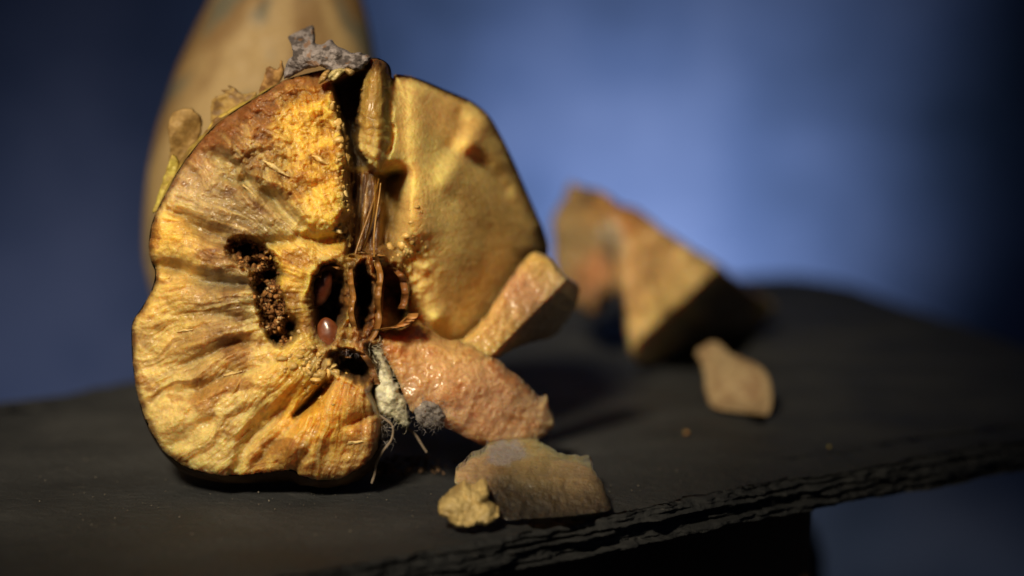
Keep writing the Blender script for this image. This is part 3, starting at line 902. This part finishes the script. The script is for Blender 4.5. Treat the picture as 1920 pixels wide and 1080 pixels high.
membrane([(654, 478), (650, 505), (655, 550), (652, 590), (664, 634)], 0.0022, 0.011, 0.0010, (0.30, 0.13, 0.028), 501)
membrane([(699, 482), (705, 520), (702, 560), (702, 600), (690, 640)], 0.0030, 0.011, 0.0011, (0.28, 0.12, 0.026), 509)
membrane([(578, 516), (571, 560), (576, 610), (588, 650)], 0.0032, 0.012, 0.0012, (0.24, 0.14, 0.035), 517)
membrane([(690, 622), (716, 616), (744, 610), (768, 588)], 0.0040, 0.010, 0.0018, (0.50, 0.22, 0.06), 529)
membrane([(640, 640), (668, 656), (690, 690), (700, 720)], 0.0030, 0.010, 0.0012, (0.20, 0.09, 0.03), 533)

membrane([(590, 520), (600, 500), (618, 498), (636, 508)], 0.0030, 0.010, 0.0010, (0.22, 0.09, 0.02), 541)
membrane([(640, 600), (646, 630), (640, 655), (650, 672)], 0.0034, 0.011, 0.0010, (0.26, 0.11, 0.03), 545)
membrane([(722, 500), (744, 516), (752, 545), (748, 580)], 0.0060, 0.013, 0.0012, (0.20, 0.075, 0.02), 549)
membrane([(668, 470), (680, 478), (694, 474), (708, 480)], 0.0040, 0.011, 0.0014, (0.28, 0.13, 0.03), 553)

# fibre strings above the core
rng = np.random.default_rng(9)
for k in range(3):
    x0, x1 = 664 + 46 * rng.random(), 664 + 52 * rng.random()
    t = np.linspace(0, 1, 14)
    dd = DF + 0.0035 + 0.004 * rng.random()
    p = at(x0 + (x1 - x0) * t + 5 * np.sin(t * 4 + k), 315 + 40 * rng.random() + (168 - 40 * rng.random()) * t, dd + 0.002 * np.sin(t * 3 + k))
    g = rng.random()
    tubes("fibre", [p], [0.00012 + 0.00016 * rng.random() * np.sin(np.pi * np.clip(t, .05, .95))], M_MEMB, root, 6, [(0.24 + 0.2 * g, 0.11 + 0.11 * g, 0.02 + 0.02 * g)])


# seeds: teardrop with a shiny brown coat
def seed(px, py, D, ln, wd, rot, c):
    n, m = 28, 24
    t = np.linspace(0, math.pi, n); a = np.linspace(0, 2 * math.pi, m, endpoint=False)
    T, A = np.meshgrid(t, a, indexing='ij')
    z = -np.cos(T) * ln
    rr = np.sin(T) ** 0.9 * (1 - 0.42 * (z / ln * 0.5 + 0.5) ** 1.5) * wd
    rr = rr * (1 + 0.05 * np.cos(2 * A) + 0.16 * fbm(A * 1.2 + px, z / ln * 2.5 + py, 63, 3))
    V = np.stack([rr * np.cos(A), rr * np.sin(A) * 0.8, z], -1)
    c_, s_ = math.cos(rot), math.sin(rot)
    V = np.stack([V[..., 0] * c_ + V[..., 2] * s_, V[..., 1], -V[..., 0] * s_ + V[..., 2] * c_], -1)
    ctr = at(px, py, D)
    i = np.arange(n * m).reshape(n, m); j = np.roll(i, -1, 1)
    F = np.stack([i[:-1], j[:-1], j[1:], i[1:]], -1).reshape(-1, 4)
    C = np.array(c) * (1 + 0.8 * fbm(A * 2, z / ln * 3, 61, 4))[..., None]
    mesh_obj("seed", (V + ctr).reshape(-1, 3), F, M_SEED, root, C.reshape(-1, 3))


seed(602, 540, DF + 0.0056, 0.0034, 0.0020, 0.45, (0.10, 0.022, 0.008))
seed(616, 628, DF + 0.0036, 0.0031, 0.0026, -0.22, (0.15, 0.04, 0.012))
seed(612, 652, DF + 0.0050, 0.0028, 0.0022, -0.05, (0.11, 0.022, 0.008))

# crumbs left by the worm
rng = np.random.default_rng(21)
wp = np.array([(455, 470), (492, 492), (500, 540), (512, 585), (528, 626)], float)
pts, rad, cc = [], [], []
for k in range(900):
    t = rng.random() * 3.999
    i = int(t); p = wp[i] + (wp[i + 1] - wp[i]) * (t - i)
    p = p + rng.normal(0, 10.5, 2)
    if min(np.hypot((p[0] - a) / 1.2, p[1] - b) for a, b in ((460, 466), (505, 516), (545, 612))) < 10:
        continue
    D = surf_depth(*p) - 0.0001 - 0.0004 * rng.random()
    pts.append(at(p[0], p[1], D)); rad.append(0.00016 + 0.00036 * rng.random() ** 2)
    g = rng.random()
    cc.append(np.array((0.10, 0.035, 0.010)) * (1 - g) + np.array((0.48, 0.23, 0.07)) * g ** 1.5 if rng.random() > 0.12 else np.array((0.55, 0.40, 0.20)))
o = blobs("worm_crumbs", np.array(pts), np.array(rad), M_DRY, root, np.array(cc), 3)
o["kind"] = "stuff"

# lumps of pulp by the crevice and on the flesh
pts, rad, cc = [], [], []
for k in range(230):
    which = rng.random()
    if which < 0.45:
        px, py = rng.normal(648, 11), 170 + 290 * rng.random()
        px = 636 + (py - 170) * 0.06 + rng.normal(0, 9)
    elif which < 0.7:
        px, py = rng.normal(770, 18), rng.normal(520, 55)
    else:
        px, py = rng.normal(596, 30), rng.normal(690, 26)
    D = surf_depth(px, py)
    if D > DF + 0.0125:
        continue
    pts.append(at(px, py, D + 0.0001)); rad.append(0.00025 + 0.00065 * rng.random() ** 2)
    cc.append(np.array((0.70, 0.45, 0.13)) * (0.6 + 0.5 * rng.random()))
o = blobs("pulp_grains", np.array(pts), np.array(rad), M_BIT, root, np.array(cc), 4)
o["kind"] = "stuff"

# ------------------------------------------------------------------ loose pieces
# flesh strip rising behind (joined to the pink slab in front of the core): one broken slab
slab = empty("flesh_slab", tuple(at(900, 800, 0.452)))
slab.location.z = 0.0
slab.matrix_world = Matrix.Translation(slab.location)
tag(slab, "moist pinkish slab of quince flesh hanging from the core down to the slate", "fruit piece")
low_p = plane3((720, 640, DF + 0.006), (900, 640, DF + 0.015), (920, 836, 0.419))


def low_depth(x, y):
    d = low_p(x, y) - 0.004 * np.exp(-((x - 870) / 110) ** 2 - ((y - 720) / 75) ** 2)
    return np.minimum(d, floor_depth(y) - 0.001)


def pink(x, y, s):
    pts = [(740, 640, 50, (0.62, 0.29, 0.09)), (800, 690, 60, (0.70, 0.40, 0.16)), (880, 730, 70, (0.76, 0.44, 0.23)), (900, 790, 60, (0.74, 0.42, 0.24)),
           (1000, 770, 60, (0.52, 0.34, 0.19)), (860, 650, 50, (0.68, 0.42, 0.14)), (900, 820, 30, (0.55, 0.26, 0.08)), (760, 740, 40, (0.42, 0.24, 0.13))]
    c = blend_colors(x, y, pts, 1.0, (20 * fbm(x / 40, y / 40, 611, 3), 20 * fbm(x / 40, y / 40, 612, 3)))
    c = mix(c, c * np.array([0.8, 0.6, 0.45]), sstep(0.05, 0.25, fbm(x / 30, y / 22, 613, 4)))
    return c * (1 + 0.3 * fbm(x / 7, y / 7, 614, 3))[:, None]


chunk("lower_flesh", [(694, 624), (712, 616), (748, 622), (778, 604), (796, 616), (830, 640), (880, 652), (925, 676), (962, 706), (1000, 738), (1014, 752), (1026, 748), (1030, 764), (1040, 796), (1030, 812),
                      (1012, 826), (985, 832), (950, 836), (905, 836), (866, 818), (830, 800), (795, 790), (770, 770), (752, 735), (738, 700), (716, 664)],
      low_depth, pink, M_WET, slab, 1.7, 0.012, 0.0022, 26, 3.0, 601, 0.0007, 24)
st_a = plane3((880, 650, 0.4235), (1000, 490, 0.436), (960, 640, 0.4265))
st_b = plane3((935, 655, 0.4255), (1052, 525, 0.4335), (1085, 600, 0.456))


def strip_col(x, y, s):
    pts = [(1010, 495, 32, (0.68, 0.45, 0.14)), (1055, 530, 30, (0.58, 0.40, 0.20)), (985, 545, 36, (0.56, 0.30, 0.15)), (940, 600, 40, (0.62, 0.38, 0.13)), (890, 650, 40, (0.66, 0.42, 0.13)),
           (1060, 590, 40, (0.46, 0.31, 0.16)), (1010, 610, 36, (0.30, 0.17, 0.08))]
    c = blend_colors(x, y, pts, 1.0, (14 * fbm(x / 30, y / 30, 621, 3), 14 * fbm(x / 30, y / 30, 622, 3)))
    return c * (1 + 0.3 * fbm(x / 8, y / 8, 623, 3))[:, None]


chunk("upper_strip", [(850, 652), (880, 628), (915, 588), (942, 545), (968, 508), (990, 482), (1008, 477), (1030, 486), (1048, 508), (1072, 528), (1088, 542), (1082, 572), (1062, 604), (1040, 632),
                      (1000, 642), (960, 656), (925, 674), (895, 672), (866, 666)],
      lambda x, y: np.maximum(st_a(x, y), st_b(x, y)), strip_col, M_WET, slab, 1.9, 0.010, 0.0022, 16, 2.5, 620, 0.0006, 18)

# fuzzy mould between fruit and slab
mo = empty("mould_tuft", tuple(at(735, 850, 0.425)))
mo.location.z = 0
mo.matrix_world = Matrix.Translation(mo.location)
tag(mo, "pale fuzzy mould stretched between the broken fruit and the pink flesh slab", "mould")
chunk("mould_pad", [(700, 660), (712, 690), (704, 724), (698, 750), (704, 768), (722, 782), (738, 786), (752, 800), (768, 800), (764, 772), (752, 740), (738, 715), (728, 690), (716, 660), (704, 640)],
      lambda x, y: DF + 0.0045 + 0.00002 * (x - 700) - 0.0022 * np.exp(-((x - 730) / 24) ** 2 - ((y - 745) / 40) ** 2), shade((0.85, 0.80, 0.56), (0.66, 0.63, 0.48), 641, 10), M_FUZZ, mo, 1.5, 0.005, 0.0016, 14, 6.0, 640, 0.0007, 14)
chunk("grey_mould_pad", [(778, 772), (790, 756), (808, 752), (826, 764), (834, 784), (826, 800), (806, 806), (786, 798)],
      lambda x, y: low_depth(x, y) - 0.0016, shade((0.30, 0.27, 0.25), (0.17, 0.15, 0.14), 645, 10), M_FUZZ, mo, 1.5, 0.004, 0.0014, 12, 5.0, 646, 0.0012, 10)
rng = np.random.default_rng(33)
paths, rads, cols = [], [], []
for k in range(900):
    q = rng.random()
    if q < 0.5:
        if rng.random() < 0.45:
            continue
        t = rng.random(); cx = 704 + 52 * t + rng.normal(0, 9); cy = 650 + 145 * t + rng.normal(0, 10)
        dd = DF + 0.0036 + 0.002 * rng.random(); c = (0.80, 0.74, 0.52); L = 14
    elif q < 0.72:
        cx, cy = rng.normal(806, 16), rng.normal(778, 14); dd = float(low_depth(cx, cy)) - 0.0024 - 0.001 * rng.random(); c = (0.34, 0.31, 0.30); L = 11
    elif q < 0.86:
        cx, cy = rng.normal(712, 9), rng.normal(808, 16); dd = DF + 0.0015 + 0.003 * rng.random(); c = (0.44, 0.40, 0.36); L = 16
    else:
        cx, cy = rng.normal(648, 14), rng.normal(652, 9); dd = DF + 0.0025 + 0.002 * rng.random(); c = (0.46, 0.43, 0.46); L = 10
    a = rng.random() * 6.28; a2 = a + rng.normal(0, 1.2)
    t = np.linspace(0, 1, 6)
    x = cx + L * t * math.cos(a) + L * t * t * (math.cos(a2) - math.cos(a)); y = cy + L * t * math.sin(a) + L * t * t * (math.sin(a2) - math.sin(a))
    paths.append(at(x, y, dd - 0.0006 * np.sin(t * 3))); rads.append(0.000012 + 0.000022 * rng.random()); cols.append(np.array(c) * (0.7 + 0.5 * rng.random()))
tubes("mould_hairs", paths, rads, M_FUZZ, mo, 3, cols)["kind"] = "stuff"
for k, pl in enumerate([[(700, 772), (722, 786), (736, 800), (734, 824), (718, 846), (706, 868), (702, 890), (697, 906)], [(716, 790), (708, 806), (704, 830), (698, 850)], [(752, 796), (776, 812), (792, 836), (800, 848)]]):
    p = smooth_poly(pl, 8, False)
    z = at(p[:, 0], p[:, 1], np.minimum(DF + 0.002 + 0.008 * (k == 2), floor_depth(p[:, 1]) - 0.0006))
    tubes("mould_strand", [z], [0.00022 + 0.00012 * np.abs(fbm(np.arange(len(p)) / 4.0, np.zeros(len(p)), 7, 2))], M_FUZZ, mo, 6, [(0.26, 0.20, 0.15)])

# blurred wedge standing on the right
wA = plane3((1050, 400, 0.560), (1140, 400, 0.538), (1100, 560, 0.545))          # left tan face
wB = plane3((1140, 400, 0.538), (1180, 650, 0.522), (1345, 500, 0.546))          # broad lit face
wC = plane3((1180, 670, 0.524), (1345, 500, 0.546), (1445, 575, 0.585))          # shaded right face


def wedge_depth(x, y):
    d = np.maximum(np.maximum(wA(x, y), wB(x, y)), wC(x, y))
    gap = np.exp(-(((x - 1142) / 20) ** 2)) * sstep(400, 520, y)
    d = d + 0.010 * gap + 0.004 * fbm(x / 60, y / 60, 701, 3)
    return np.minimum(d, floor_depth(y) - 0.001)


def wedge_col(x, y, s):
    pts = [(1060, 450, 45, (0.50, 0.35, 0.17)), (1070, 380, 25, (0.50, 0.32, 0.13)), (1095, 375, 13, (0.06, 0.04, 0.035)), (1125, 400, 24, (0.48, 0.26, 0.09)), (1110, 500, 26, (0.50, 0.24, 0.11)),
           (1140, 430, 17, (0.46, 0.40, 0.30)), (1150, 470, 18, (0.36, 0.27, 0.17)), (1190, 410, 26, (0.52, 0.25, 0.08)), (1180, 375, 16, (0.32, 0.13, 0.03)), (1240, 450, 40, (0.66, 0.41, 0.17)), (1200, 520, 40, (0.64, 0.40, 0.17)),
           (1310, 500, 36, (0.74, 0.50, 0.20)), (1240, 580, 45, (0.74, 0.48, 0.18)), (1190, 640, 30, (0.66, 0.45, 0.20)), (1150, 560, 26, (0.20, 0.12, 0.06)), (1380, 560, 50, (0.10, 0.06, 0.03)), (1300, 650, 40, (0.14, 0.09, 0.04)), (1440, 572, 18, (0.50, 0.33, 0.08))]  # shade of the right face painted in as dark brown, lit face lightened
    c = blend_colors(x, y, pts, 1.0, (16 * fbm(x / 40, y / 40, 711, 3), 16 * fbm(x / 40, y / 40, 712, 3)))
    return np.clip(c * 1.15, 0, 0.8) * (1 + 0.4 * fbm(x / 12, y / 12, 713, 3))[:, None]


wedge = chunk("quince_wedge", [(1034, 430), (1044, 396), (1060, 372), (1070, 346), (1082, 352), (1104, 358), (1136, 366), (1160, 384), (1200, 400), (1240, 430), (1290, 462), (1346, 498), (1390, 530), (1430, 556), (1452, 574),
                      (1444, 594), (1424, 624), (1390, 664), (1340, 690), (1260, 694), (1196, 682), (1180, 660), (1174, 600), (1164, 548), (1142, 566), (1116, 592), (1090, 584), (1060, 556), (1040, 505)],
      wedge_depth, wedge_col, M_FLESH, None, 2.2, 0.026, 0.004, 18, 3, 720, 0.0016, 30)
tag(wedge, "broken quince wedge with a torn top standing apart on the slate", "fruit piece")
# thin peel leaning on the slate
pp = plane3((1340, 642, 0.505), (1440, 790, 0.476), (1320, 700, 0.497))
peel = chunk("peel_piece", [(1304, 660), (1320, 648), (1340, 640), (1356, 648), (1374, 664), (1402, 674), (1426, 686), (1442, 706), (1449, 734), (1447, 764), (1434, 790), (1420, 792), (1390, 780), (1350, 772), (1330, 758), (1322, 730), (1320, 704), (1314, 682)],
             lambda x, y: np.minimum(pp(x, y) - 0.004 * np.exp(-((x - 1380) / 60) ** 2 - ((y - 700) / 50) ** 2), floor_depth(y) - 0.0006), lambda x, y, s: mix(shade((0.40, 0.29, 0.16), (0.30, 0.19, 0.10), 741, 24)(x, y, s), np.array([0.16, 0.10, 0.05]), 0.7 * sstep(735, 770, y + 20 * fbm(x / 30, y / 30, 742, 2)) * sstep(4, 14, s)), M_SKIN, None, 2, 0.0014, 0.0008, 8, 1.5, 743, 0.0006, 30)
tag(peel, "thin curled tan peel fragment lying alone on the slate beside the wedge", "peel")

# front piece with grey mould and a cut side with shade painted into its colour
fa = plane3((930, 830, 0.418), (1100, 872, 0.409), (890, 890, 0.395))
fb = plane3((880, 900, 0.3945), (1105, 890, 0.4005), (1000, 976, 0.3885))


def frag_depth(x, y):
    return np.minimum(np.maximum(fa(x, y), fb(x, y)), floor_depth(y) - 0.0008)


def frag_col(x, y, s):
    pts = [(880, 880, 40, (0.60, 0.41, 0.22)), (1010, 860, 50, (0.58, 0.43, 0.20)), (1080, 880, 50, (0.52, 0.37, 0.20)), (1000, 925, 70, (0.035, 0.026, 0.018)), (1110, 940, 50, (0.05, 0.035, 0.022)), (920, 935, 40, (0.045, 0.03, 0.017)), (1000, 965, 70, (0.03, 0.022, 0.016)), (900, 900, 20, (0.30, 0.18, 0.09))]  # near-black points paint the shadow on the lower front side
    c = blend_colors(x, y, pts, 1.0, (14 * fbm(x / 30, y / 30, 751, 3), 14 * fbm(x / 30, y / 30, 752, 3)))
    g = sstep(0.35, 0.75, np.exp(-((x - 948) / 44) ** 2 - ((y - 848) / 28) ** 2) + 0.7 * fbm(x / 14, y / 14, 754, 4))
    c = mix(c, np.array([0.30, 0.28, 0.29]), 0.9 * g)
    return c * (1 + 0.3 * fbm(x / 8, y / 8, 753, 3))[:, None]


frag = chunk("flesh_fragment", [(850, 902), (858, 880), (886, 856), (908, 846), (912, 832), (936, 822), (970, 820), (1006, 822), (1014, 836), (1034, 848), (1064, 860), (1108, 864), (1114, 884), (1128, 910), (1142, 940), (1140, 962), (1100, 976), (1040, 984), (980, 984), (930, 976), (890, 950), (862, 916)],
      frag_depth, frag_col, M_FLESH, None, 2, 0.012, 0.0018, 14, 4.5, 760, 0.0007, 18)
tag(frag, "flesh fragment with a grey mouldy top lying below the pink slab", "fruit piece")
crumb = chunk("pulp_crumb", [(822, 952), (832, 938), (846, 924), (862, 914), (872, 910), (884, 918), (900, 910), (916, 916), (918, 930), (914, 944), (928, 956), (938, 966), (930, 978), (914, 984), (896, 984), (872, 990), (852, 988), (838, 974), (824, 966)],
              lambda x, y: np.minimum(0.3825 + 0.00007 * (960 - y), floor_depth(y) - 0.0005) - 0.0016 * fbm(x / 22, y / 22, 771, 3), shade((0.72, 0.54, 0.22), (0.52, 0.37, 0.14), 772, 20), M_BIT, None, 1.7, 0.008, 0.0022, 18, 4, 773, 0.0012, 18)
tag(crumb, "small knobbly yellow crumb of pulp lying in front of the mouldy fragment", "crumb")

# specks and debris on the slate
for k, (px, py, r, c, lab) in enumerate([(1286, 816, 0.0006, (0.45, 0.20, 0.06), "tiny orange speck on the slate below the peel fragment"),
                                         (1555, 841, 0.0004, (0.55, 0.28, 0.05), "tiny orange speck on the slate close to its rough edge")]):
    d = float(floor_depth(py))
    o = blobs("pulp_speck", at([px], [py], [d]) + np.array([0, 0, r * 0.8]), np.array([r]), M_FLESH, None, np.array([c]), 80 + k)
    tag(o, lab, "speck")
deb = []
rng = np.random.default_rng(44)
pts, rad, cc = [], [], []
for k in range(130):
    px, py = rng.normal(755, 45), 858 + 34 * rng.random()
    d = float(floor_depth(py)); r = 0.0002 + 0.0005 * rng.random() ** 2
    p = at(px, py, d); p[2] = r * 0.7
    pts.append(p); rad.append(r); cc.append(np.array((0.16, 0.10, 0.06)) * (0.4 + 1.3 * rng.random()))
o = blobs("mould_debris", np.array(pts), np.array(rad), M_DRY, None, np.array(cc), 5)
o["kind"] = "stuff"
o["label"], o["category"] = "scattered dark crumbs under the mould between fruit and slab", "debris"

rng = np.random.default_rng(77)
pts, rad, cc = [], [], []
for k in range(700):
    px, py = 60 + 1500 * rng.random(), 800 + 250 * rng.random() ** 0.7
    d = float(floor_depth(py)); p = at(px, py, d); r = 0.00006 + 0.00012 * rng.random() ** 3
    if p[1] < 0.36 + 0.76 * (p[0] + 0.03) + 0.012:
        continue
    p[2] = -0.0002 + r * 0.4
    pts.append(p); rad.append(r); cc.append(np.array((0.17, 0.155, 0.13)) * (0.5 + 1.1 * rng.random()))
o = blobs("slate_dust", np.array(pts), np.array(rad), M_DRY, None, np.array(cc), 6)
o["kind"] = "stuff"
o["label"], o["category"] = "fine pale dust grains scattered over the dark slate", "dust"
